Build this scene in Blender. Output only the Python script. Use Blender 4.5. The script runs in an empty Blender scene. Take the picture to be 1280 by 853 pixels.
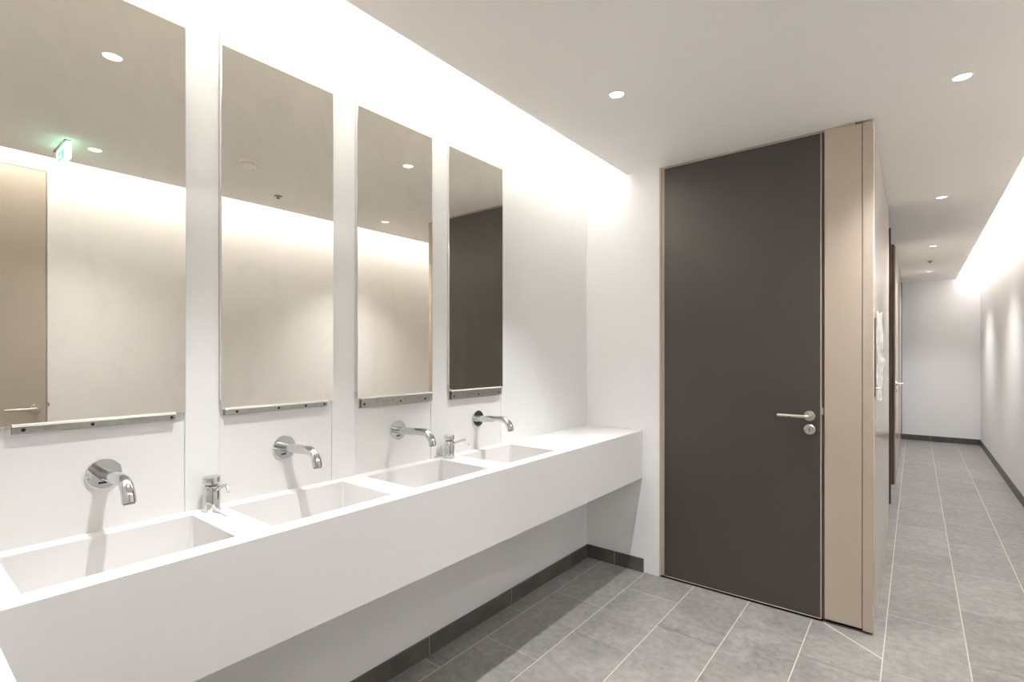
import bpy, bmesh, math, random
from mathutils import Vector, Matrix
random.seed(7)
PI = math.pi
C = bpy.context.scene.collection

# ------------------------------------------------------------------ measures (metres)
MIR = -1.750          # mirror face
STRIP = -1.763        # glossy glass strips
PAN = -1.766          # white panels under the mirrors
WB = -1.800           # masonry face behind them
WU = -1.758           # wall under the counter
CF = -1.359           # counter front
CT, CBOT = 0.898, 0.598
YD = 3.065            # wall with the dark door
YE = 10.448           # end of the corridor
XR = 0.7786           # right wall
XC = -0.160           # corridor side of the cubicle wall
ZC = 2.5416           # ceiling
ZS = 2.775            # top of the light slots
SL, SR = -1.4656, 0.5045   # ceiling edges at the slots
YN = -0.90            # wall behind the photographer
HB = 0.087            # skirting height

# ------------------------------------------------------------------ materials
def nodes_of(m):
    return m.node_tree.nodes, m.node_tree.links

def mat(name, col, rough=0.5, metal=0.0, spec=0.5, noise=0.0, scale=6.0, bump=0.0, bscale=60.0, rvar=0.0,
        coat=0.0, coat_rough=0.1):
    m = bpy.data.materials.new(name); m.use_nodes = True
    n, l = nodes_of(m)
    b = n['Principled BSDF']
    b.inputs['Base Color'].default_value = (*col, 1)
    b.inputs['Roughness'].default_value = rough
    b.inputs['Metallic'].default_value = metal
    b.inputs['Specular IOR Level'].default_value = spec
    b.inputs['Coat Weight'].default_value = coat
    b.inputs['Coat Roughness'].default_value = coat_rough
    tc = n.new('ShaderNodeTexCoord')
    if noise or rvar:
        t = n.new('ShaderNodeTexNoise'); t.inputs['Scale'].default_value = scale
        t.inputs['Detail'].default_value = 5
        l.new(tc.outputs['Object'], t.inputs['Vector'])
    if noise:
        mr = n.new('ShaderNodeMapRange')
        mr.inputs['From Min'].default_value = 0.3; mr.inputs['From Max'].default_value = 0.7
        mr.inputs['To Min'].default_value = 1 - noise; mr.inputs['To Max'].default_value = 1 + noise
        l.new(t.outputs['Fac'], mr.inputs['Value'])
        mx = n.new('ShaderNodeVectorMath'); mx.operation = 'SCALE'
        mx.inputs[0].default_value = col
        l.new(mr.outputs['Result'], mx.inputs['Scale'])
        l.new(mx.outputs[0], b.inputs['Base Color'])
    if rvar:
        mr2 = n.new('ShaderNodeMapRange')
        mr2.inputs['From Min'].default_value = 0.3; mr2.inputs['From Max'].default_value = 0.7
        mr2.inputs['To Min'].default_value = max(0, rough - rvar); mr2.inputs['To Max'].default_value = rough + rvar
        l.new(t.outputs['Fac'], mr2.inputs['Value'])
        l.new(mr2.outputs['Result'], b.inputs['Roughness'])
    if bump:
        t2 = n.new('ShaderNodeTexNoise'); t2.inputs['Scale'].default_value = bscale
        l.new(tc.outputs['Object'], t2.inputs['Vector'])
        bp = n.new('ShaderNodeBump'); bp.inputs['Strength'].default_value = bump
        bp.inputs['Distance'].default_value = 0.002
        l.new(t2.outputs['Fac'], bp.inputs['Height'])
        l.new(bp.outputs['Normal'], b.inputs['Normal'])
    return m

def emit(name, col, strength):
    m = bpy.data.materials.new(name); m.use_nodes = True
    n, l = nodes_of(m)
    b = n['Principled BSDF']
    b.inputs['Base Color'].default_value = (*col, 1)
    b.inputs['Emission Color'].default_value = (*col, 1)
    b.inputs['Emission Strength'].default_value = strength
    return m

PAINT = mat('wall_paint', (.85, .85, .86), .6, noise=.012, scale=2.5, bump=.05, bscale=220)
CEILP = mat('ceiling_paint', (.91, .886, .855), .75, noise=.01, scale=1.5, bump=.04, bscale=200)
COUNTER = mat('solid_surface', (.73, .72, .715), .38, spec=.45, noise=.008, scale=3)
PANEL = mat('white_laminate', (.735, .726, .722), .42, noise=.008, scale=3)
GLASSW = mat('white_back_painted_glass', (.77, .775, .768), .04, spec=.5, noise=.006, scale=1.5)
EDGEG = mat('glass_edge', (.35, .40, .36), .15, noise=.05)
DARK = mat('dark_taupe_laminate', (.062, .0535, .0475), .37, spec=.55, noise=.02, scale=4)
BEIGE = mat('beige_laminate', (.49, .415, .34), .38, noise=.015, scale=3)
BEIGEG = mat('glossy_beige_laminate', (.52, .46, .40), .17)
DOORB = mat('beige_door_laminate', (.43, .385, .335), .4, noise=.02, scale=4)
BROWN = mat('brown_board', (.14, .085, .05), .5, noise=.2, scale=8)
EDGEB = mat('pale_edge_banding', (.80, .69, .61), .4, noise=.02)
BLACK = mat('dark_gap', (.012, .010, .009), .8, noise=.1)
CHROME = mat('chrome', (.66, .665, .67), .045, metal=1, rvar=.015, scale=20)
STEEL = mat('brushed_steel', (.66, .61, .54), .32, metal=1, rvar=.06, scale=60)
ZINC = mat('galvanised_steel', (.40, .40, .37), .38, metal=.85, noise=.12, scale=45, rvar=.1)
SKIRT = mat('dark_tile_skirting', (.098, .089, .079), .45, noise=.22, scale=9)
PLAST = mat('white_plastic', (.80, .78, .74), .4, noise=.01)
PAPER = mat('white_paper', (.86, .85, .83), .7, noise=.02, scale=20)
GREYP = mat('grey_metal', (.28, .26, .24), .4, metal=.6, noise=.05)
RUBBER = mat('black_sensor', (.01, .01, .011), .15, noise=.1)
GROUT = mat('pale_grout', (.60, .555, .50), .8, noise=.06, scale=30)

def mirror_material():
    m = bpy.data.materials.new('smeared_mirror'); m.use_nodes = True
    n, l = nodes_of(m); b = n['Principled BSDF']
    out = n['Material Output']
    b.inputs['Base Color'].default_value = (.84, .805, .735, 1)
    b.inputs['Metallic'].default_value = 1
    b.inputs['Roughness'].default_value = .012
    tc = n.new('ShaderNodeTexCoord')
    mp = n.new('ShaderNodeMapping'); mp.inputs['Scale'].default_value = (1, 7, 4.5)
    mp.inputs['Rotation'].default_value = (.5, 0, 0)
    l.new(tc.outputs['Object'], mp.inputs['Vector'])
    t = n.new('ShaderNodeTexNoise'); t.inputs['Scale'].default_value = 1.0; t.inputs['Detail'].default_value = 7
    t.inputs['Distortion'].default_value = 1.4
    l.new(mp.outputs['Vector'], t.inputs['Vector'])
    r = n.new('ShaderNodeMapRange')
    r.inputs['From Min'].default_value = .50; r.inputs['From Max'].default_value = .82
    r.inputs['To Min'].default_value = .015; r.inputs['To Max'].default_value = .10
    l.new(t.outputs['Fac'], r.inputs['Value'])
    v = n.new('ShaderNodeTexVoronoi'); v.inputs['Scale'].default_value = 55
    l.new(tc.outputs['Object'], v.inputs['Vector'])
    rv = n.new('ShaderNodeMapRange')
    rv.inputs['From Min'].default_value = .06; rv.inputs['From Max'].default_value = .12
    rv.inputs['To Min'].default_value = .10; rv.inputs['To Max'].default_value = 0
    l.new(v.outputs['Distance'], rv.inputs['Value'])
    t3 = n.new('ShaderNodeTexNoise'); t3.inputs['Scale'].default_value = 6
    l.new(tc.outputs['Object'], t3.inputs['Vector'])
    r3 = n.new('ShaderNodeMapRange')
    r3.inputs['From Min'].default_value = .58; r3.inputs['From Max'].default_value = .66
    l.new(t3.outputs['Fac'], r3.inputs['Value'])
    mu = n.new('ShaderNodeMath'); mu.operation = 'MULTIPLY'
    l.new(rv.outputs['Result'], mu.inputs[0]); l.new(r3.outputs['Result'], mu.inputs[1])
    ad = n.new('ShaderNodeMath'); ad.operation = 'ADD'
    l.new(r.outputs['Result'], ad.inputs[0]); l.new(mu.outputs[0], ad.inputs[1])
    d = n.new('ShaderNodeBsdfDiffuse'); d.inputs['Color'].default_value = (.66, .62, .55, 1)
    mx = n.new('ShaderNodeMixShader')
    l.new(ad.outputs[0], mx.inputs['Fac']); l.new(b.outputs[0], mx.inputs[1]); l.new(d.outputs[0], mx.inputs[2])
    l.new(mx.outputs[0], out.inputs['Surface'])
    return m
MIRROR = mirror_material()

def tile_material():
    m = bpy.data.materials.new('grey_stone_tile'); m.use_nodes = True
    n, l = nodes_of(m); b = n['Principled BSDF']
    tc = n.new('ShaderNodeTexCoord')
    at = n.new('ShaderNodeAttribute'); at.attribute_name = 'tile'
    off = n.new('ShaderNodeVectorMath'); off.operation = 'MULTIPLY_ADD'
    off.inputs[1].default_value = (17, 31, 5)
    l.new(at.outputs['Color'], off.inputs[0]); l.new(tc.outputs['Object'], off.inputs[2])
    a1 = n.new('ShaderNodeTexNoise'); a1.inputs['Scale'].default_value = 4.5; a1.inputs['Detail'].default_value = 6
    a1.inputs['Distortion'].default_value = .9
    l.new(off.outputs[0], a1.inputs['Vector'])
    a2 = n.new('ShaderNodeTexNoise'); a2.inputs['Scale'].default_value = 30; a2.inputs['Detail'].default_value = 6
    l.new(off.outputs[0], a2.inputs['Vector'])
    # faint pale veins
    vn = n.new('ShaderNodeTexNoise'); vn.inputs['Scale'].default_value = 2.2; vn.inputs['Detail'].default_value = 8
    vn.inputs['Distortion'].default_value = 2.2
    l.new(off.outputs[0], vn.inputs['Vector'])
    vs = n.new('ShaderNodeMath'); vs.operation = 'SUBTRACT'; vs.inputs[1].default_value = .5
    l.new(vn.outputs['Fac'], vs.inputs[0])
    va = n.new('ShaderNodeMath'); va.operation = 'ABSOLUTE'; l.new(vs.outputs[0], va.inputs[0])
    vr = n.new('ShaderNodeMapRange')
    vr.inputs['From Min'].default_value = 0; vr.inputs['From Max'].default_value = .012
    vr.inputs['To Min'].default_value = .07; vr.inputs['To Max'].default_value = 0
    l.new(va.outputs[0], vr.inputs['Value'])
    s = n.new('ShaderNodeMath'); s.operation = 'MULTIPLY_ADD'; s.inputs[1].default_value = .46
    l.new(a1.outputs['Fac'], s.inputs[0])
    s2 = n.new('ShaderNodeMath'); s2.operation = 'MULTIPLY_ADD'; s2.inputs[1].default_value = .54
    l.new(a2.outputs['Fac'], s2.inputs[0]); s2.inputs[2].default_value = 0
    l.new(s2.outputs[0], s.inputs[2])
    sep = n.new('ShaderNodeSeparateColor'); l.new(at.outputs['Color'], sep.inputs[0])
    rnd = n.new('ShaderNodeMath'); rnd.operation = 'MULTIPLY_ADD'; rnd.inputs[1].default_value = .12
    rnd.inputs[2].default_value = -.06
    l.new(sep.outputs[0], rnd.inputs[0])
    s3 = n.new('ShaderNodeMath'); s3.operation = 'ADD'
    l.new(s.outputs[0], s3.inputs[0]); l.new(rnd.outputs[0], s3.inputs[1])
    s4 = n.new('ShaderNodeMath'); s4.operation = 'ADD'
    l.new(s3.outputs[0], s4.inputs[0]); l.new(vr.outputs['Result'], s4.inputs[1])
    cr = n.new('ShaderNodeValToRGB')
    cr.color_ramp.elements[0].position = .30; cr.color_ramp.elements[0].color = (.160, .152, .145, 1)
    cr.color_ramp.elements[1].position = .70; cr.color_ramp.elements[1].color = (.318, .303, .288, 1)
    l.new(s4.outputs[0], cr.inputs[0]); l.new(cr.outputs[0], b.inputs['Base Color'])
    rr = n.new('ShaderNodeMapRange')
    rr.inputs['To Min'].default_value = .36; rr.inputs['To Max'].default_value = .58
    l.new(a1.outputs['Fac'], rr.inputs['Value']); l.new(rr.outputs['Result'], b.inputs['Roughness'])
    bp = n.new('ShaderNodeBump'); bp.inputs['Strength'].default_value = .12; bp.inputs['Distance'].default_value = .002
    l.new(a2.outputs['Fac'], bp.inputs['Height']); l.new(bp.outputs[0], b.inputs['Normal'])
    return m
TILE = tile_material()

# ------------------------------------------------------------------ mesh helpers
class MB:
    def __init__(self): self.bm = bmesh.new()
    def box(self, x0, x1, y0, y1, z0, z1, bev=0.0, seg=2, mi=0):
        b = bmesh.new()
        r = bmesh.ops.create_cube(b, size=1)
        for v in b.verts:
            v.co = Vector(((x0 + x1) / 2 + v.co.x * (x1 - x0), (y0 + y1) / 2 + v.co.y * (y1 - y0),
                           (z0 + z1) / 2 + v.co.z * (z1 - z0)))
        if bev:
            bmesh.ops.bevel(b, geom=b.edges[:], offset=bev, segments=seg, profile=.5, affect='EDGES')
        return self._add(b, mi)
    def _add(self, b, mi=0):
        vm = {v: self.bm.verts.new(v.co) for v in b.verts}
        for f in b.faces:
            try:
                nf = self.bm.faces.new([vm[v] for v in f.verts]); nf.smooth = f.smooth; nf.material_index = mi
            except ValueError: pass
        b.free(); return self
    def quad(self, pts, mi=0):
        vs = [self.bm.verts.new(p) for p in pts]
        f = self.bm.faces.new(vs); f.material_index = mi; return f
    def lathe(self, prof, origin, axis='z', n=32, mi=0):
        """prof: list of (radius, height) along the axis, closed at both ends"""
        o = Vector(origin); rings = []
        def P(r, h, a):
            c, s = r * math.cos(a), r * math.sin(a)
            return o + {'z': Vector((c, s, h)), 'x': Vector((h, c, s)), 'y': Vector((s, h, c))}[axis]
        for r, h in prof:
            rings.append([self.bm.verts.new(P(max(r, 1e-5), h, 2 * PI * k / n)) for k in range(n)])
        for a, b in zip(rings, rings[1:]):
            for k in range(n):
                f = self.bm.faces.new([a[k], a[(k + 1) % n], b[(k + 1) % n], b[k]]); f.smooth = True; f.material_index = mi
        f = self.bm.faces.new(rings[0][::-1]); f.material_index = mi
        f = self.bm.faces.new(rings[-1]); f.material_index = mi
        return self
    def tube(self, path, rad, n=20, mi=0, cap=True):
        pts = [Vector(p) for p in path]
        rads = rad if isinstance(rad, (list, tuple)) else [rad] * len(pts)
        tang = []
        for i in range(len(pts)):
            a = pts[max(i - 1, 0)]; b = pts[min(i + 1, len(pts) - 1)]
            tang.append((b - a).normalized())
        up = Vector((0, 1, 0))
        if abs(tang[0].dot(up)) > .9: up = Vector((0, 0, 1))
        nrm = (up - tang[0] * up.dot(tang[0])).normalized()
        rings = []
        for p, t, r in zip(pts, tang, rads):
            nrm = (nrm - t * nrm.dot(t)).normalized(); bi = t.cross(nrm)
            rings.append([self.bm.verts.new(p + (nrm * math.cos(2 * PI * k / n) + bi * math.sin(2 * PI * k / n)) * r) for k in range(n)])
        for a, b in zip(rings, rings[1:]):
            for k in range(n):
                f = self.bm.faces.new([a[k], a[(k + 1) % n], b[(k + 1) % n], b[k]]); f.smooth = True; f.material_index = mi
        if cap:
            self.bm.faces.new(rings[0][::-1]).material_index = mi
            self.bm.faces.new(rings[-1]).material_index = mi
        return self
    def build(self, name, mats, parent=None, origin=None, auto=True):
        bm = self.bm
        bmesh.ops.recalc_face_normals(bm, faces=bm.faces[:])
        if origin is not None:
            bmesh.ops.translate(bm, verts=bm.verts[:], vec=-Vector(origin))
        me = bpy.data.meshes.new(name); bm.to_mesh(me); bm.free()
        for m in (mats if isinstance(mats, (list, tuple)) else [mats]): me.materials.append(m)
        if auto and any(p.use_smooth for p in me.polygons):
            me.set_sharp_from_angle(angle=math.radians(40))
        o = bpy.data.objects.new(name, me); C.objects.link(o)
        if origin is not None: o.location = origin
        if parent is not None: o.parent = parent
        return o

def tag(o, label=None, cat=None, group=None, kind=None):
    if label: o['label'] = label
    if cat: o['category'] = cat
    if group: o['group'] = group
    if kind: o['kind'] = kind
    return o

def thing(name, loc, label, cat, group=None, kind=None):
    o = bpy.data.objects.new(name, None); C.objects.link(o); o.location = loc
    o.empty_display_size = .05
    return tag(o, label, cat, group, kind)

def dup(root, loc, label):
    def cp(o, parent):
        c = o.copy(); C.objects.link(c)
        if parent is not None: c.parent = parent
        for ch in kids.get(o, []): cp(ch, c)
        return c
    kids = {}
    for o in list(C.objects):
        if o.parent: kids.setdefault(o.parent, []).append(o)
    r = cp(root, None); r.location = loc; r['label'] = label
    return r

def arc(c, r, a0, a1, n, y):
    """arc in the x-z plane"""
    return [(c[0] + r * math.cos(a0 + (a1 - a0) * i / n), y, c[1] + r * math.sin(a0 + (a1 - a0) * i / n)) for i in range(n + 1)]

# ------------------------------------------------------------------ floor
def build_floor():
    mb = MB(); bm = mb.bm
    lay = bm.faces.layers.float_color.new('tile')
    mb.quad([(-1.80, YN, -.0016), (XR + .05, YN, -.0016), (XR + .05, YE + .05, -.0016), (-1.80, YE + .05, -.0016)], 1)
    P, G = .3062, .0022
    X0 = -.115
    for k in range(-6, 4):
        x0 = max(X0 + P * k, -1.80); x1 = min(X0 + P * (k + 1), XR + .02)
        if x1 <= x0: continue
        if k == -1: off = 2.66
        elif k >= 0: off = 2.766 if k % 2 == 0 else 2.456
        else: off = 2.80 if k % 2 == 0 else 2.50
        if k == -6: off = 2.80
        off -= .61 * 8
        L = .61
        for j in range(0, 24):
            y0 = max(off + L * j, YN); y1 = min(off + L * (j + 1), YE + .02)
            if y1 <= y0: continue
            if k <= -3 and y0 > YD + .1: continue
            g = G; gc = .0015
            f = mb.quad([(x0 + g, y0 + gc, 0), (x1 - g, y0 + gc, 0), (x1 - g, y1 - gc, 0), (x0 + g, y1 - gc, 0)], 0)
            f[lay] = (random.random(), random.random(), random.random(), 1)
    # diagonal cut joint in front of the panel corner
    a = Vector((-.365, 3.06, .0004)); b = Vector((-.115, 2.862, .0004))
    d = (b - a).normalized(); s = Vector((-d.y, d.x, 0)) * .0042
    mb.quad([a - s, b - s, b + s, a + s], 1)
    o = mb.build('floor', [TILE, GROUT])
    return tag(o, 'grey stone tiled floor with pale grout lines', 'floor', kind='structure')
build_floor()

# ------------------------------------------------------------------ ceiling with its two light slots
def build_ceiling():
    mb = MB()
    T = .016
    mb.box(SL, SR, YN - .05, YE + .05, ZC, ZC + T)                        # suspended board
    for e, s in ((SL, 1), (SR, -1)):
        a, b = sorted((e, e + s * .014)); mb.box(a, b, YN - .05, YE + .05, ZC + T, ZC + .036)   # upstand lip
        a, b = sorted((e + s * .13, e + s * .145)); mb.box(a, b, YN - .05, YE + .05, ZC + T, ZS)   # back of trough
    mb.box(-1.85, SL + .145, YN - .05, YD + .1, ZS, ZS + .02)
    mb.box(SR - .145, XR + .08, YN - .05, YE + .05, ZS, ZS + .02)
    o = mb.build('ceiling', CEILP)
    return tag(o, 'pale painted ceiling with lit slots along both walls', 'ceiling', kind='structure')
build_ceiling()

# ------------------------------------------------------------------ walls
def wall(name, boxes, label, m=PAINT):
    mb = MB()
    for b in boxes: mb.box(*b)
    return tag(mb.build(name, m), label, 'wall', kind='structure')
wall('wall_left', [(-1.90, WB, YN, YD + .1, CBOT + .02, ZS), (-1.90, WU, YN, YD + .1, 0, CBOT + .02)],
     'white wall behind the mirrors and under the washbasin counter')
wall('wall_back', [(WB, -1.2475, YD, YD + .12, 0, ZS), (-1.2475, SL + .1, YD, YD + .12, ZC + .02, ZS)],
     'white painted wall piece between counter end and dark door')
wall('wall_right', [(XR, XR + .1, YN, -.16, 0, ZS), (XR, XR + .1, .723, YE + .1, 0, ZS), (XR, XR + .1, -.16, .723, 2.53, ZS)],
     'long white corridor wall on the right washed by the slot light')
wall('wall_end', [(-.5, XR, YE, YE + .1, 0, ZS)], 'white end wall of the corridor')
wall('wall_front', [(-1.90, XR + .1, YN - .1, YN, 0, ZS)], 'white wall behind the deep end of the counter')

def skirting(name, runs, label):
    """runs: (axis, fixed face, sign, a, b): tiles 0.60 long with a narrow joint"""
    mb = MB(); th = .010
    for ax, face, sg, a, b, ph in runs:
        lo, hi = sorted((face, face + sg * th))
        edges = [a]
        k = math.ceil((a - ph) / .61) * .61 + ph
        while k < b - .02:
            if k > a + .02: edges.append(k)
            k += .61
        edges.append(b)
        for e0, e1 in zip(edges, edges[1:]):
            g = .0013
            if ax == 'y': mb.box(lo, hi, e0 + g, e1 - g, .001, HB, .0015, 1)
            else: mb.box(e0 + g, e1 - g, lo, hi, .001, HB, .0015, 1)
        lo2, hi2 = sorted((face, face + sg * (th - .002)))
        if ax == 'y': mb.box(lo2, hi2, a, b, .001, HB - .002, mi=1)
        else: mb.box(a, b, lo2, hi2, .001, HB - .002, mi=1)
    return tag(mb.build(name, [SKIRT, GROUT]), label, 'skirting', kind='structure')
skirting('baseboard_left', [('y', WU, 1, YN, YD - .010, 2.222)], 'dark tile skirting under the washbasin counter')
skirting('baseboard_back', [('x', YD, -1, WU, -1.346, -1.55)], 'short dark tile skirting beside the dark door')
skirting('baseboard_right', [('y', XR, -1, .76, YE - .010, .3)], 'long dark tile skirting along the right corridor wall')
skirting('baseboard_end', [('x', YE, -1, -.30, XR, .193)], 'dark tile skirting across the corridor end')

# ------------------------------------------------------------------ panels behind the basins
MY = [(.203, .614), (.715, 1.119), (1.226, 1.631), (1.739, 2.144)]      # mirror spans along the wall
EXTRA = (-.30, .105)
panel_names = ['beneath the first mirror, leftmost in the photo', 'beneath the second mirror from the left',
               'beneath the third mirror from the left', 'beneath the mirror nearest the dark door']
for (a, b), t in zip(MY, panel_names):
    mb = MB(); mb.box(WB, PAN, a - .0012, b + .0012, CT, 1.235)
    tag(mb.build('splashback_panel', PANEL), 'white matt splashback panel with tap, ' + t, 'panel', 'splashback panels')
strips = [(-.89, .2015, 'wide white glossy glass panel left of the first mirror, mostly out of frame'),
          (.616, .713, 'narrow white glass strip between first and second mirror from the left'),
          (1.121, 1.224, 'narrow white glass strip between second and third mirror from the left'),
          (1.633, 1.737, 'narrow white glass strip between third mirror and the one nearest the door'),
          (2.146, YD - .002, 'wide white glossy glass panel beside the white end wall')]
for a, b, t in strips:
    mb = MB(); mb.box(WB, STRIP, a, b, CT, ZS - .002, .001, 1)
    tag(mb.build('glass_panel', GLASSW), t, 'glass panel', 'white glass wall panels')

# ------------------------------------------------------------------ mirrors
mir_label = ['tall mirror leftmost in the photo, reflecting exit sign and beige door',
             'tall mirror second from left, reflecting a round ceiling detector',
             'tall mirror third from left, with spotted lower rail, reflecting two downlights',
             'narrowest looking mirror nearest the dark door, reflecting that door']
rails = [((.230, .584), 1.187, (.25, .387, .574)), ((.726, 1.091), 1.188, (.762, .902, 1.003, 1.078)),
         ((1.243, 1.627), 1.168, (1.256, 1.442, 1.582)), ((1.753, 2.132), 1.166, (1.767, 1.945, 2.108))]
for (a, b), lab, ((ra, rb), rz, sc) in zip(MY, mir_label, rails):
    t = thing('wall_mirror', (WB, (a + b) / 2, 1.205), lab, 'mirror', 'wall mirrors')
    O = Vector(t.location)
    def part(mb, name, m, parent, L=None):
        o = mb.build(name, m, None, origin=O if parent is t else None)
        o.location = (0, 0, 0); o.parent = parent
        if L: o['label'] = L
        return o
    mb = MB(); mb.box(MIR - .005, MIR, a + .0005, b - .0005, 1.205, 2.742, .0008, 1)
    part(mb, 'mirror_glass', MIRROR, t)
    mb = MB(); mb.box(WB, MIR - .0052, a - .0008, b + .0008, 1.2355, 2.74)
    part(mb, 'backing_board', PANEL, t)
    mb = MB()
    zt = 1.2035
    mb.box(PAN, MIR + .0055, ra, rb, zt - .0025, zt, .0006, 1)           # tray under the glass
    mb.box(MIR + .0012, MIR + .0042, ra, rb, rz, zt - .0005, .0006, 1)   # front flange
    mb.box(PAN, PAN + .003, ra, rb, rz - .004, zt, .0006, 1)
    ml = MB(); ml.box(MIR + .0003, MIR + .0048, ra - .001, rb + .001, zt - .0004, zt + .0060, .0006, 1)  # white strip paints in the bright highlight along the glass bottom
    rail = part(mb, 'rail', ZINC, t, 'galvanised steel rail under the glass')
    part(ml, 'edge_glint', PLAST, t, 'thin white strip painting the bright glint along the glass edge')
    zc = rz + .0075 if rz > 1.18 else rz + .013
    for y in sc:
        ms = MB(); ms.lathe([(.0042, -.0002), (.0042, .0016), (.003, .0022)], (MIR + .0041, y, zc), 'x', 14)
        s = ms.build('screw', BLACK, None, origin=O); s.location = (0, 0, 0); s.parent = rail
    if rz < 1.18:                                                        # small slots in the exposed rails
        for dy, w in ((.10, .004), (.125, .006), (.15, .012), (.30, .005)):
            ms = MB(); ms.box(MIR + .0040, MIR + .0046, ra + dy, ra + dy + w, rz + .016, rz + .022)
            s = ms.build('slot', GREYP, None, origin=O); s.location = (0, 0, 0); s.parent = rail

# ------------------------------------------------------------------ counter with four basins
RX = -.80                                  # how far the deep end comes out
def build_counter():
    t = thing('washbasin_counter', (CF, 1.1, CBOT), 'long white solid surface counter with four sunken basins', 'counter')
    O = Vector(t.location)
    BX0, BX1 = -1.712, -1.4215
    BY = [(.2, .617), (.717, 1.135), (1.237, 1.65), (1.766, 2.158)]
    D = .135
    mb = MB()
    xs = [PAN + .0002, BX0, BX1, CF]
    ys = [-.885, .143] + [v for p in BY for v in p] + [YD - .0005]
    for i in range(3):
        for j in range(len(ys) - 1):
            if i == 1 and any(abs(ys[j] - p[0]) < 1e-6 for p in BY): continue
            mb.quad([(xs[i], ys[j], CT), (xs[i + 1], ys[j], CT), (xs[i + 1], ys[j + 1], CT), (xs[i], ys[j + 1], CT)])
    y0, y1, yr = ys[0], ys[-1], ys[1]
    mb.quad([(CF, y0, CT), (RX, y0, CT), (RX, yr, CT), (CF, yr, CT)])
    mb.quad([(CF, yr, CT), (CF, y1, CT), (CF, y1, CBOT), (CF, yr, CBOT)])
    mb.quad([(CF, yr, CT), (RX, yr, CT), (RX, yr, CBOT), (CF, yr, CBOT)])
    mb.quad([(RX, yr, CT), (RX, y0, CT), (RX, y0, CBOT), (RX, yr, CBOT)])
    # underside, set back edge and wall side
    xb = PAN + .0002
    mb.quad([(WU + .001, y0, CBOT), (CF, y0, CBOT), (CF, y1, CBOT), (WU + .001, y1, CBOT)])
    mb.quad([(CF, y0, CBOT), (RX, y0, CBOT), (RX, yr, CBOT), (CF, yr, CBOT)])
    bmesh.ops.remove_doubles(mb.bm, verts=mb.bm.verts[:], dist=1e-5)
    fe = [e for e in mb.bm.edges if len(e.link_faces) == 2 and
          abs(e.calc_face_angle(0)) > .5 and min(v.co.z for v in e.verts) > CT - .01]
    bmesh.ops.bevel(mb.bm, geom=fe, offset=.0015, segments=2, affect='EDGES', profile=.5)
    o = mb.build('countertop', COUNTER, None, origin=O); o.location = (0, 0, 0); o.parent = t
    for a, b in BY:
        mb = MB(); z0 = CT - D
        r = .012
        mb.quad([(BX0, a, CT), (BX0, b, CT), (BX0, b, z0), (BX0, a, z0)])
        mb.quad([(BX1, b, CT), (BX1, a, CT), (BX1, a, z0), (BX1, b, z0)])
        mb.quad([(BX0, b, CT), (BX1, b, CT), (BX1, b, z0), (BX0, b, z0)])
        mb.quad([(BX1, a, CT), (BX0, a, CT), (BX0, a, z0), (BX1, a, z0)])
        mb.quad([(BX0, a, z0), (BX1, a, z0), (BX1, b, z0), (BX0, b, z0)])
        bmesh.ops.remove_doubles(mb.bm, verts=mb.bm.verts[:], dist=1e-5)
        e = [e for e in mb.bm.edges if len(e.link_faces) == 2]
        bmesh.ops.bevel(mb.bm, geom=e, offset=.010, segments=3, affect='EDGES', profile=.5)
        bmesh.ops.recalc_face_normals(mb.bm, faces=mb.bm.faces[:])
        bmesh.ops.reverse_faces(mb.bm, faces=mb.bm.faces[:])
        bo = mb.build('basin', COUNTER, None, origin=O); bo.location = (0, 0, 0); bo.parent = t
        md = MB(); c = ((BX0 + BX1) / 2, (a + b) / 2, z0)
        md.lathe([(.030, .0005), (.030, .003), (.026, .005), (.020, .004), (.0, .004)], c, 'z', 28)
        d = md.build('drain', CHROME, None, origin=O); d.location = (0, 0, 0); d.parent = bo
        d['label'] = 'chrome drain'
build_counter()

# ------------------------------------------------------------------ wall taps
def make_tap(loc, label):
    t = thing('wall_tap', loc, label, 'tap', 'wall taps over the basins')
    mb = MB(); mb.lathe([(.0405, 0), (.0410, .0015), (.0410, .0065), (.0395, .0078), (.0, .0082)], (0, 0, 0), 'x', 48)
    rose = mb.build('escutcheon', CHROME, t)
    mb = MB()
    mb.box(.0078, .0092, -.013, .006, -.026, -.0205, .0007, 1)
    w = mb.build('sensor_window', RUBBER, rose); w['label'] = 'black sensor window'
    mb = MB(); r = .0155
    path = [(.004, 0, 0), (.03, 0, .0008), (.08, 0, .003), (.13, 0, .0055), (.158, 0, .0068)]
    path += arc((.168, -.0432), .050, PI / 2 - .08, .16, 12, 0)
    last = Vector(path[-1]); prev = Vector(path[-2]); d = (last - prev).normalized()
    path.append(tuple(last + d * .007))
    rr = [.0165, .0163, .016] + [.0157] * (len(path) - 3)
    mb.tube(path, rr, 24)
    sp = mb.build('spout', CHROME, t)
    e = Vector(path[-1])
    mb = MB(); mb.tube([tuple(e - d * .001), tuple(e + d * .004)], .0125, 20)
    a = mb.build('aerator', GREYP, sp); a['label'] = 'grey aerator in the spout end'
    return t
TY = [.415, .930, 1.442, 1.957]
TZ = 1.053
tap_label = ['chrome wall tap below the leftmost mirror, seen almost end on',
             'chrome wall tap below the second mirror from the left',
             'chrome wall tap below the third mirror from the left',
             'chrome wall tap farthest from the viewer, below the mirror nearest the door']
tap = make_tap((PAN, TY[0], TZ), tap_label[0])
for y, lab in zip(TY[1:], tap_label[1:]): dup(tap, (PAN, y, TZ), lab)

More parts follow.
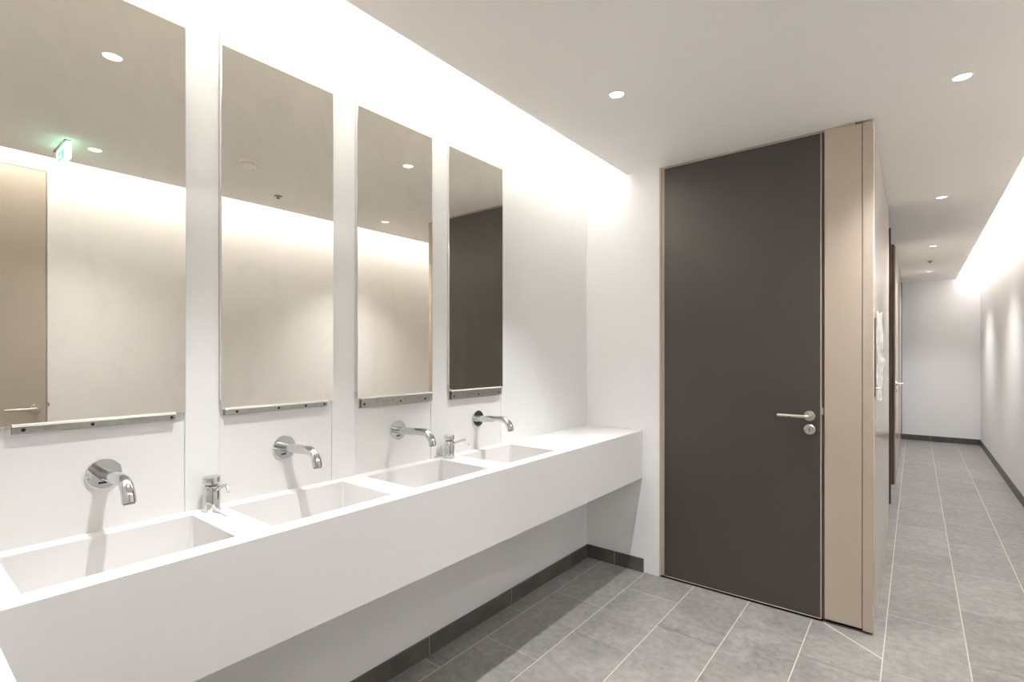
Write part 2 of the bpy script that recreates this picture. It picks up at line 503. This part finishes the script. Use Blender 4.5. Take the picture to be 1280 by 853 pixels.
# ------------------------------------------------------------------ soap dispensers
def make_soap(loc, label):
    t = thing('soap_dispenser', loc, label, 'soap dispenser', 'soap dispensers on the counter')
    mb = MB(); mb.lathe([(.0265, 0), (.0265, .002), (.0243, .004), (.0240, .0755), (.0225, .0775), (.0, .0775)], (0, 0, 0), 'z', 36)
    b = mb.build('body', CHROME, t)
    mb = MB(); mb.lathe([(.0175, .077), (.0175, .084), (.0, .084)], (0, 0, 0), 'z', 28)
    mb.build('collar', GREYP, t)['label'] = 'dark groove under the pump head'
    mb = MB(); mb.lathe([(.0235, .084), (.0248, .0855), (.0248, .1035), (.0235, .1055), (.014, .1068), (.0, .107)], (0, 0, 0), 'z', 36)
    mb.build('pump_head', CHROME, t)
    mb = MB()
    p = [(.016, 0, .062), (.026, 0, .0655), (.055, 0, .078), (.085, 0, .0905), (.097, 0, .0935), (.106, 0, .0915), (.113, 0, .0865), (.125, 0, .0745)]
    mb.tube(p, [.0062, .0058, .0052, .0048, .0048, .0049, .005, .005], 16)
    mb.build('nozzle', CHROME, t)
    return t
sd = make_soap((-1.716, .673, CT + .0005), 'short chrome soap dispenser standing between the two nearest basins')
dup(sd, (-1.716, 1.706, CT + .0005), 'chrome soap dispenser standing between the two farthest basins')

# ------------------------------------------------------------------ lever handle (part builder)
def lever(parent, loc, face, toward, mname='door_handle', cyl=True):
    """face: +1/-1 and axis letter the handle projects to, toward: direction vector of the lever"""
    n = Vector(face); t = Vector(toward); up = Vector((0, 0, 1))
    M = Matrix((( n.x, t.x, up.x), (n.y, t.y, up.y), (n.z, t.z, up.z))).to_4x4()
    M.translation = Vector(loc)
    h = MB()
    h.lathe([(.0265, 0), (.0265, .007), (.0245, .0095), (.0, .0095)], (0, 0, 0), 'x', 40)
    for v in h.bm.verts: v.co = M @ v.co
    ho = h.build('handle_rose', STEEL, parent)
    h = MB()
    h.tube([(.008, 0, 0), (.04, 0, 0), (.047, .002, 0), (.052, .007, 0), (.054, .014, 0), (.0545, .05, 0), (.0545, .140, 0), (.0545, .143, 0)],
           [.0085, .0085, .0085, .0085, .0085, .0083, .0083, .007], 20)
    for v in h.bm.verts: v.co = M @ v.co
    h.build(mname, STEEL, parent)
    if cyl:
        h = MB()
        h.lathe([(.0265, 0), (.0265, .006), (.024, .0085), (.0, .009)], (0, 0, -.0715), 'x', 40)
        for v in h.bm.verts: v.co = M @ v.co
        ro = h.build('lock_rose', STEEL, parent)
        h = MB()
        h.box(.0085, .0098, -.0016, .0016, -.081, -.062)
        for v in h.bm.verts: v.co = M @ v.co
        h.build('key_slot', BLACK, ro)

# ------------------------------------------------------------------ dark door
def build_dark_door():
    LB, LT = .013, 2.525
    mb = MB()
    mb.box(-1.215, -.3835, YD + .002, YD + .042, LB + .003, LT, .0012, 1)
    d = tag(mb.build('door_1', DARK), 'tall dark taupe flush door with steel lever beside the beige panel', 'door', kind='structure')
    mb = MB()
    mb.box(-.3832, -.3802, YD + .0015, YD + .042, LB, LT)
    mb.box(-1.215, -.3832, YD + .0015, YD + .042, LB, LB + .0028)
    mb.build('edge_banding', EDGEB, d)['label'] = 'pale pinkish edge strip'
    mb = MB()
    mb.box(-1.247, -1.236, YD + .001, YD + .11, .010, ZC - .001, .0015, 1, 0)
    mb.box(-1.236, -1.219, YD + .010, YD + .11, .010, 2.532, .001, 1, 0)
    mb.box(-1.236, -.372, YD + .012, YD + .11, 2.530, ZC - .0005, mi=0)
    mb.box(-.3775, -.3700, YD + .012, YD + .11, .012, 2.532, mi=1)
    mb.box(-1.247, -.165, YD + .110, YD + .12, .0, ZC + .02, mi=2)  # unseen black backing, added to stop light leaking round the leaf
    mb.box(-1.236, -.376, YD + .006, YD + .10, .0004, .0030, mi=2)  # black strip on the floor paints the shade in the gap below
    f = mb.build('door_frame', [BEIGE, BROWN, BLACK], d); f['label'] = 'beige door frame with added black backing and painted gap shade'
    lever(d, (-.433, YD + .002, 1.060), (0, -1, 0), (-1, 0, 0))
    mb = MB(); mb.box(-.3790, -.3705, YD + .003, YD + .030, 1.070, 1.105, .0008, 1)
    mb.build('strike_plate', STEEL, d)['label'] = 'small steel strike plate'
build_dark_door()

# ------------------------------------------------------------------ beige pier right of the door
def build_pier():
    mb = MB(); mb.box(-.366, -.2065, YD + .001, YD + .10, .021, 2.528, .0012, 1)
    p = tag(mb.build('wall_pier', BEIGE), 'beige laminate pier between dark door and corridor', 'wall', kind='structure')
    mb = MB(); mb.box(-.2035, XC, YD + .001, YD + .10, .012, 2.531, .0018, 2)
    mb.build('corner_post', BEIGE, p)
    mb = MB(); mb.box(-.2068, -.2032, YD + .008, YD + .09, .021, 2.53)
    mb.build('joint', BROWN, p)['label'] = 'thin dark vertical joint'
    mb = MB()
    mb.box(-.372, -.235, YD + .006, YD + .10, 2.5285, ZC - .0006, mi=0)
    mb.box(-.235, -.165, YD + .030, YD + .10, 2.5315, ZC - .0006, mi=1)
    mb.box(-.362, -.206, YD + .030, YD + .09, .0, .021, mi=1)
    mb.box(-.203, -.168, YD + .030, YD + .09, .0, .012, mi=1)
    mb.build('recess', [BEIGE, BLACK], p)
build_pier()

# ------------------------------------------------------------------ cubicle side of the corridor
def build_corridor_side():
    mb = MB()
    for a, b in ((YD + .103, 4.066), (4.070, 4.985)):
        mb.box(XC - .03, XC - .0005, a, b, .004, ZC - .010, .001, 1)
    mb.box(XC - .03, XC - .0005, 8.56, 9.62, .004, ZC - .010, .001, 1)
    mb.box(XC - .03, XC - .004, YD + .104, 4.98, ZC - .010, ZC - .0005)
    mb.box(XC - .03, XC - .004, 8.57, 9.62, ZC - .010, ZC - .0005)
    w = tag(mb.build('wall_corridor', BEIGEG), 'glossy beige laminate corridor wall right of the pier', 'wall', kind='structure')
    # dividing fins and recessed doors
    mb = MB(); mb.box(XC - .32, XC - .013, 5.85, 5.872, .002, ZC - .001, .001, 1)
    tag(mb.build('wall_fin', DARK), 'dark partition edge in the corridor, nearest of three', 'partition', kind='structure')
    mb = MB(); mb.box(XC - .32, XC - .012, 6.745, 6.775, .002, ZC - .001, .001, 1)
    tag(mb.build('wall_fin', BROWN), 'brown wooden partition edge in the corridor', 'partition', kind='structure')
    mb = MB(); mb.box(XC - .32, XC - .010, 8.535, 8.556, .002, ZC - .001, .001, 1)
    tag(mb.build('wall_fin', DARK), 'thin dark partition edge far down the corridor', 'partition', kind='structure')
    mb = MB(); mb.box(XC - .32, XC - .004, 10.405, 10.44, .002, ZC - .001, .001, 1)
    tag(mb.build('wall_fin', DARK), 'dark partition edge against the corridor end wall', 'partition', kind='structure')
    for i, (a, b, lab) in enumerate(((4.99, 5.845, 'recessed dark cubicle door nearest in the corridor'),
                                     (5.88, 6.74, 'recessed dark cubicle door before the brown partition'),
                                     (8.20, 8.53, 'narrow recessed dark cubicle door beyond the beige one'),
                                     (9.66, 10.40, 'recessed dark cubicle door at the corridor end'))):
        mb = MB(); mb.box(XC - .30, XC - .26, a, b, .012, ZC - .012, .001, 1)
        d = tag(mb.build('door_%d' % (i + 4), DARK), lab, 'door', kind='structure')
        lever(d, (XC - .26, a + .08, 1.06), (1, 0, 0), (0, 1, 0))
        mb = MB(); mb.box(XC - .30, XC - .262, a - .004, b + .004, ZC - .012, ZC - .001); mb.build('lintel', BEIGE, d)
    mb = MB(); mb.box(XC - .04, XC - .001, 6.79, 8.19, .012, ZC - .012, .001, 1)
    d = tag(mb.build('door_3', BEIGEG), 'beige flush door far down the corridor with projecting lever', 'door', kind='structure')
    lever(d, (XC - .001, 6.90, 1.06), (1, 0, 0), (0, 1, 0))
    # closing wall behind the cubicle fronts
    wall('wall_cubicles', [(-.56, -.50, YD + .13, YE + .1, 0, ZC + .02)], 'plain wall closing the cubicle side of the corridor')
build_corridor_side()

# ------------------------------------------------------------------ beige door in the right wall (seen in the mirror)
def build_beige_door():
    mb = MB(); mb.box(XR + .0005, XR + .042, -.152, .7165, .010, 2.522, .0012, 1)
    d = tag(mb.build('door_2', DOORB), 'tall beige flush door with steel lever reflected in the leftmost mirror', 'door', kind='structure')
    mb = MB()
    mb.box(XR + .008, XR + .09, .7185, .7225, .0, 2.53); mb.box(XR + .008, XR + .09, -.1595, -.1545, .0, 2.53)
    mb.box(XR + .008, XR + .09, -.154, .718, 2.5235, 2.5295)
    mb.box(XR + .075, XR + .09, -.154, .718, .0, 2.5235)
    mb.build('door_frame', BEIGE, d)
    lever(d, (XR + .0005, .665, 1.047), (-1, 0, 0), (0, -1, 0), cyl=False)
    mb = MB(); mb.box(XR - .002, XR + .002, .724, .733, 1.055, 1.078, .0006, 1)
    mb.build('strike_plate', GREYP, d)['label'] = 'small dark strike plate'
build_beige_door()

# ------------------------------------------------------------------ lamps
LED_A = emit('led_diffuser_mirrors', (1.0, .99, .975), 50)
LED_B = emit('led_diffuser_corridor', (1.0, .995, .99), 50)
def cove(name, e, s, y0, y1, lab, led):
    mb = MB()
    a, b = sorted((e + s * .052, e + s * .084))
    mb.box(a, b, y0, y1, ZC + .0165, ZC + .0225, .001, 1, 0)
    t = tag(mb.build(name, ZINC), lab, 'cove light', 'hidden cove lights')
    mb = MB()
    a, b = sorted((e + s * .056, e + s * .080))
    mb.quad([(a, y0 + .01, ZC + .0235), (b, y0 + .01, ZC + .0235), (b, y1 - .01, ZC + .0235), (a, y1 - .01, ZC + .0235)])
    mb.build('diffuser', led, t)['label'] = 'glowing white diffuser'
    return t
cove('cove_light', SL, 1, YN + .02, YD - .01, 'continuous white strip light in the ceiling slot over the mirrors', LED_A)
cove('cove_light', SR, -1, YN + .02, YE - .01, 'continuous white strip light in the ceiling slot along the right wall', LED_B)

LENS = emit('lamp_lens', (.92, .96, 1.0), 1.0)
lamp_pos = [((-1.045, .605), 'recessed downlight reflected high in the leftmost mirror', 61),
            ((-1.045, 2.085), 'recessed downlight in the ceiling left of the dark door', 61),
            ((.155, .82), 'recessed downlight reflected beside the green exit sign', 36),
            ((.155, 2.845), 'recessed downlight largest in the ceiling at upper right', 60),
            ((.155, 4.94), 'first recessed downlight down the corridor beyond the pier', 62),
            ((.155, 7.12), 'second recessed downlight down the corridor', 62),
            ((.155, 9.30), 'farthest recessed downlight near the corridor end', 60)]
def make_downlight(loc, lab, watt):
    t = thing('recessed_downlight', (loc[0], loc[1], ZC), lab, 'downlight', 'recessed ceiling downlights')
    mb = MB()
    n = 36; prof = [(.0375, -.0002), (.0370, -.0018), (.0325, -.0020), (.0312, -.0008)]
    rings = [[mb.bm.verts.new((r * math.cos(2 * PI * k / n), r * math.sin(2 * PI * k / n), h)) for k in range(n)] for r, h in prof]
    for a, b in zip(rings, rings[1:]):
        for k in range(n):
            f = mb.bm.faces.new([a[k], a[(k + 1) % n], b[(k + 1) % n], b[k]]); f.smooth = True
    mb.build('trim_ring', PLAST, t)
    mb = MB(); mb.lathe([(.0312, -.0006), (.028, -.0014), (.0, -.0018)], (0, 0, 0), 'z', 32)
    mb.build('lens', LENS, t)['label'] = 'bright white lens'
    ld = bpy.data.lights.new('downlight_lamp', 'SPOT')
    ld.energy = watt; ld.spot_size = math.radians(78 if loc[0] < -.5 else 104); ld.spot_blend = .8 if loc[0] < -.5 else 1.0; ld.shadow_soft_size = .014
    ld.color = (1.0, .995, .985)
    lo = bpy.data.objects.new('downlight_lamp', ld); C.objects.link(lo); lo.location = (0, 0, -.006); lo.parent = t
    return t
for p, lab, w in lamp_pos: make_downlight(p, lab, w)

# ------------------------------------------------------------------ ceiling fittings
def build_detector():
    t = thing('smoke_detector', (-.342, 1.445, ZC), 'round pale ceiling detector reflected in the second mirror', 'detector')
    mb = MB(); mb.lathe([(.052, 0), (.052, -.010), (.049, -.014), (.0, -.014)], (0, 0, 0), 'z', 40)
    mb.build('base', CEILP, t)
    mb = MB(); mb.lathe([(.040, -.017), (.043, -.019), (.043, -.026), (.036, -.034), (.018, -.038), (.0, -.0385)], (0, 0, 0), 'z', 40)
    mb.build('head', CEILP, t)
    mb = MB(); mb.lathe([(.038, -.0135), (.038, -.0175), (.0, -.0175)], (0, 0, 0), 'z', 32)
    mb.build('vent_gap', GREYP, t)
    mb = MB(); mb.lathe([(.0035, -.034), (.0035, -.0365), (.0, -.037)], (.010, .029, 0), 'z', 12)
    mb.build('indicator', BLACK, t)['label'] = 'tiny dark indicator dot'
build_detector()
def make_sprinkler(loc, lab):
    t = thing('sprinkler', (loc[0], loc[1], ZC), lab, 'sprinkler', 'ceiling sprinklers')
    mb = MB(); mb.lathe([(.030, 0), (.030, -.002), (.022, -.005), (.012, -.006), (.0, -.006)], (0, 0, 0), 'z', 28); mb.build('cover_plate', GREYP, t)
    mb = MB(); mb.lathe([(.008, -.006), (.008, -.018), (.0, -.018)], (0, 0, 0), 'z', 16); mb.build('bulb', GREYP, t)
    mb = MB(); mb.lathe([(.0155, -.018), (.0155, -.020), (.0, -.0205)], (0, 0, 0), 'z', 24); mb.build('deflector', GREYP, t)
    return t
s = make_sprinkler((.167, 1.89), 'small dark sprinkler reflected low in the second mirror ceiling')
dup(s, (.148, 8.25, ZC), 'small dark sprinkler between downlights far down the corridor')

def build_exit_sign():
    X0, X1, Y = .062, .305, .690
    t = thing('exit_sign', ((X0 + X1) / 2, Y, ZC), 'lit green and white exit sign hanging from the ceiling, seen in the leftmost mirror', 'exit sign')
    O = Vector(t.location)
    def add(mb, name, m, lab=None):
        o = mb.build(name, m, None, origin=O); o.location = (0, 0, 0); o.parent = t
        if lab: o['label'] = lab
    mb = MB(); mb.box(X0 + .03, X1 + .06, Y - .012, Y + .012, ZC - .006, ZC - .0003, .001, 1); add(mb, 'mount_plate', GREYP, 'grey mounting rail')
    for x in (X0 + .06, X1 - .05):
        mb = MB(); mb.box(x - .004, x + .004, Y - .004, Y + .004, ZC - .017, ZC - .005); add(mb, 'hanger', GREYP)
    GW = emit('sign_white', (.55, 1.0, .80), 1.7); GG = emit('sign_green', (.22, .80, .48), .42); GF = emit('sign_figure', (.7, 1, .85), .75)
    z0, z1 = ZC - .104, ZC - .016
    mb = MB()
    f = .013
    mb.box(X0, X1, Y - .009, Y + .009, z0, z0 + f, .001, 1); mb.box(X0, X1, Y - .009, Y + .009, z1 - f, z1, .001, 1)
    mb.box(X0, X0 + f, Y - .009, Y + .009, z0 + f, z1 - f); mb.box(X1 - f, X1, Y - .009, Y + .009, z0 + f, z1 - f)
    add(mb, 'lit_frame', GW, 'glowing white frame')
    mb = MB(); mb.box(X0 + f, X1 - f, Y - .006, Y + .006, z0 + f, z1 - f); add(mb, 'sign_face', GG, 'glowing pale green face')
    for sgn in (-1, 1):
        ya, yb = sorted((Y + sgn * .006, Y + sgn * .0068)); yo = yb if sgn > 0 else ya
        zc = (z0 + z1) / 2; cx = (X0 + X1) / 2 + .035
        mb = MB(); mb.box(X0 + .035, X0 + .085, ya, yb, z0 + .020, z1 - .020); add(mb, 'doorway_symbol', GF, 'white doorway symbol')
        mb = MB()
        prof = [(cx - .026, zc), (cx + .002, zc - .021), (cx + .002, zc - .006), (cx + .055, zc - .006),
                (cx + .055, zc + .006), (cx + .002, zc + .006), (cx + .002, zc + .021)]
        mb.quad([(x, yo, z) for x, z in prof]); add(mb, 'arrow_symbol', GF, 'white arrow')
build_exit_sign()

# ------------------------------------------------------------------ torn notice on the corridor wall
def build_notice():
    t = thing('wall_notice', (XC, 3.30, 1.15), 'torn white paper notice peeling off the corridor wall beside the pier', 'notice')
    O = Vector(t.location)
    mb = MB(); mb.box(XC + .0002, XC + .0045, 3.160, 3.195, 1.168, 1.565, .001, 1)
    o = mb.build('backing_strip', DARK, None, origin=O); o.location = (0, 0, 0); o.parent = t; o['label'] = 'dark backing strip'
    rnd = random.Random(4)
    bm = bmesh.new(); nz, ny = 44, 14; g = []
    ragR = [3.31 + .015 * math.sin(i * .41) + .012 * rnd.uniform(-1, 1) + (.03 if 17 <= i <= 21 else 0) for i in range(nz + 1)]
    ragL = [3.184 + .012 * math.sin(i * .33) + .006 * rnd.uniform(-1, 1) for i in range(nz + 1)]
    for i in range(nz + 1):
        z = 1.148 + (1.597 - 1.148) * i / nz; row = []
        for j in range(ny + 1):
            s = j / ny; y = ragL[i] + (ragR[i] - ragL[i]) * s
            x = XC + .0062 + .0022 * (math.sin(i * .37 + s * 3) + 1) + .016 * s + (.012 * math.exp(-((i - 19) / 2.2) ** 2) * s)
            x += .0022 * (math.sin(s * 11 + i * .12) + 1) * (.4 + .6 * s)
            row.append(bm.verts.new((x, y, z + .006 * math.sin(s * 9))))
        g.append(row)
    for i in range(nz):
        for j in range(ny):
            f = bm.faces.new([g[i][j], g[i][j + 1], g[i + 1][j + 1], g[i + 1][j]]); f.smooth = True
    bmesh.ops.solidify(bm, geom=bm.faces[:], thickness=.0008)
    mb = MB(); mb.bm.free(); mb.bm = bm
    o = mb.build('torn_sheet', PAPER, None, origin=O, auto=False); o.location = (0, 0, 0); o.parent = t
    mb = MB(); mb.lathe([(.004, .0), (.004, .020), (.006, .021), (.006, .024), (.0, .0245)], (XC + .004, 3.19, 1.209), 'x', 14)
    o = mb.build('pin', PLAST, None, origin=O); o.location = (0, 0, 0); o.parent = t; o['label'] = 'small white pin'
build_notice()

# ------------------------------------------------------------------ world, camera, view
w = bpy.data.worlds.new('World'); bpy.context.scene.world = w; w.use_nodes = True
w.node_tree.nodes['Background'].inputs[0].default_value = (.02, .02, .02, 1)

cam = bpy.data.cameras.new('Camera'); co = bpy.data.objects.new('Camera', cam); C.objects.link(co)
cam.sensor_fit = 'HORIZONTAL'; cam.sensor_width = 36.0
cam.lens = 640.11 / 1280 * 36
co.location = (0, 0, 1.385); co.rotation_euler = (PI / 2, 0, .6666176)
cam.shift_y = (442.386 - 426.5) / 1280
cam.clip_start = .02
sc = bpy.context.scene
sc.camera = co
vs = sc.view_settings
sc.display_settings.display_device = 'sRGB'
vs.view_transform = 'Standard'; vs.look = 'None'; vs.gamma = 1.0; vs.use_curve_mapping = False
vs.exposure = 1.16
sc.cycles.max_bounces = 14; sc.cycles.diffuse_bounces = 8; sc.cycles.glossy_bounces = 8
sc.cycles.caustics_reflective = True; sc.cycles.blur_glossy = 1.0
sc.cycles.sample_clamp_indirect = 5
sc.cycles.use_denoising = True
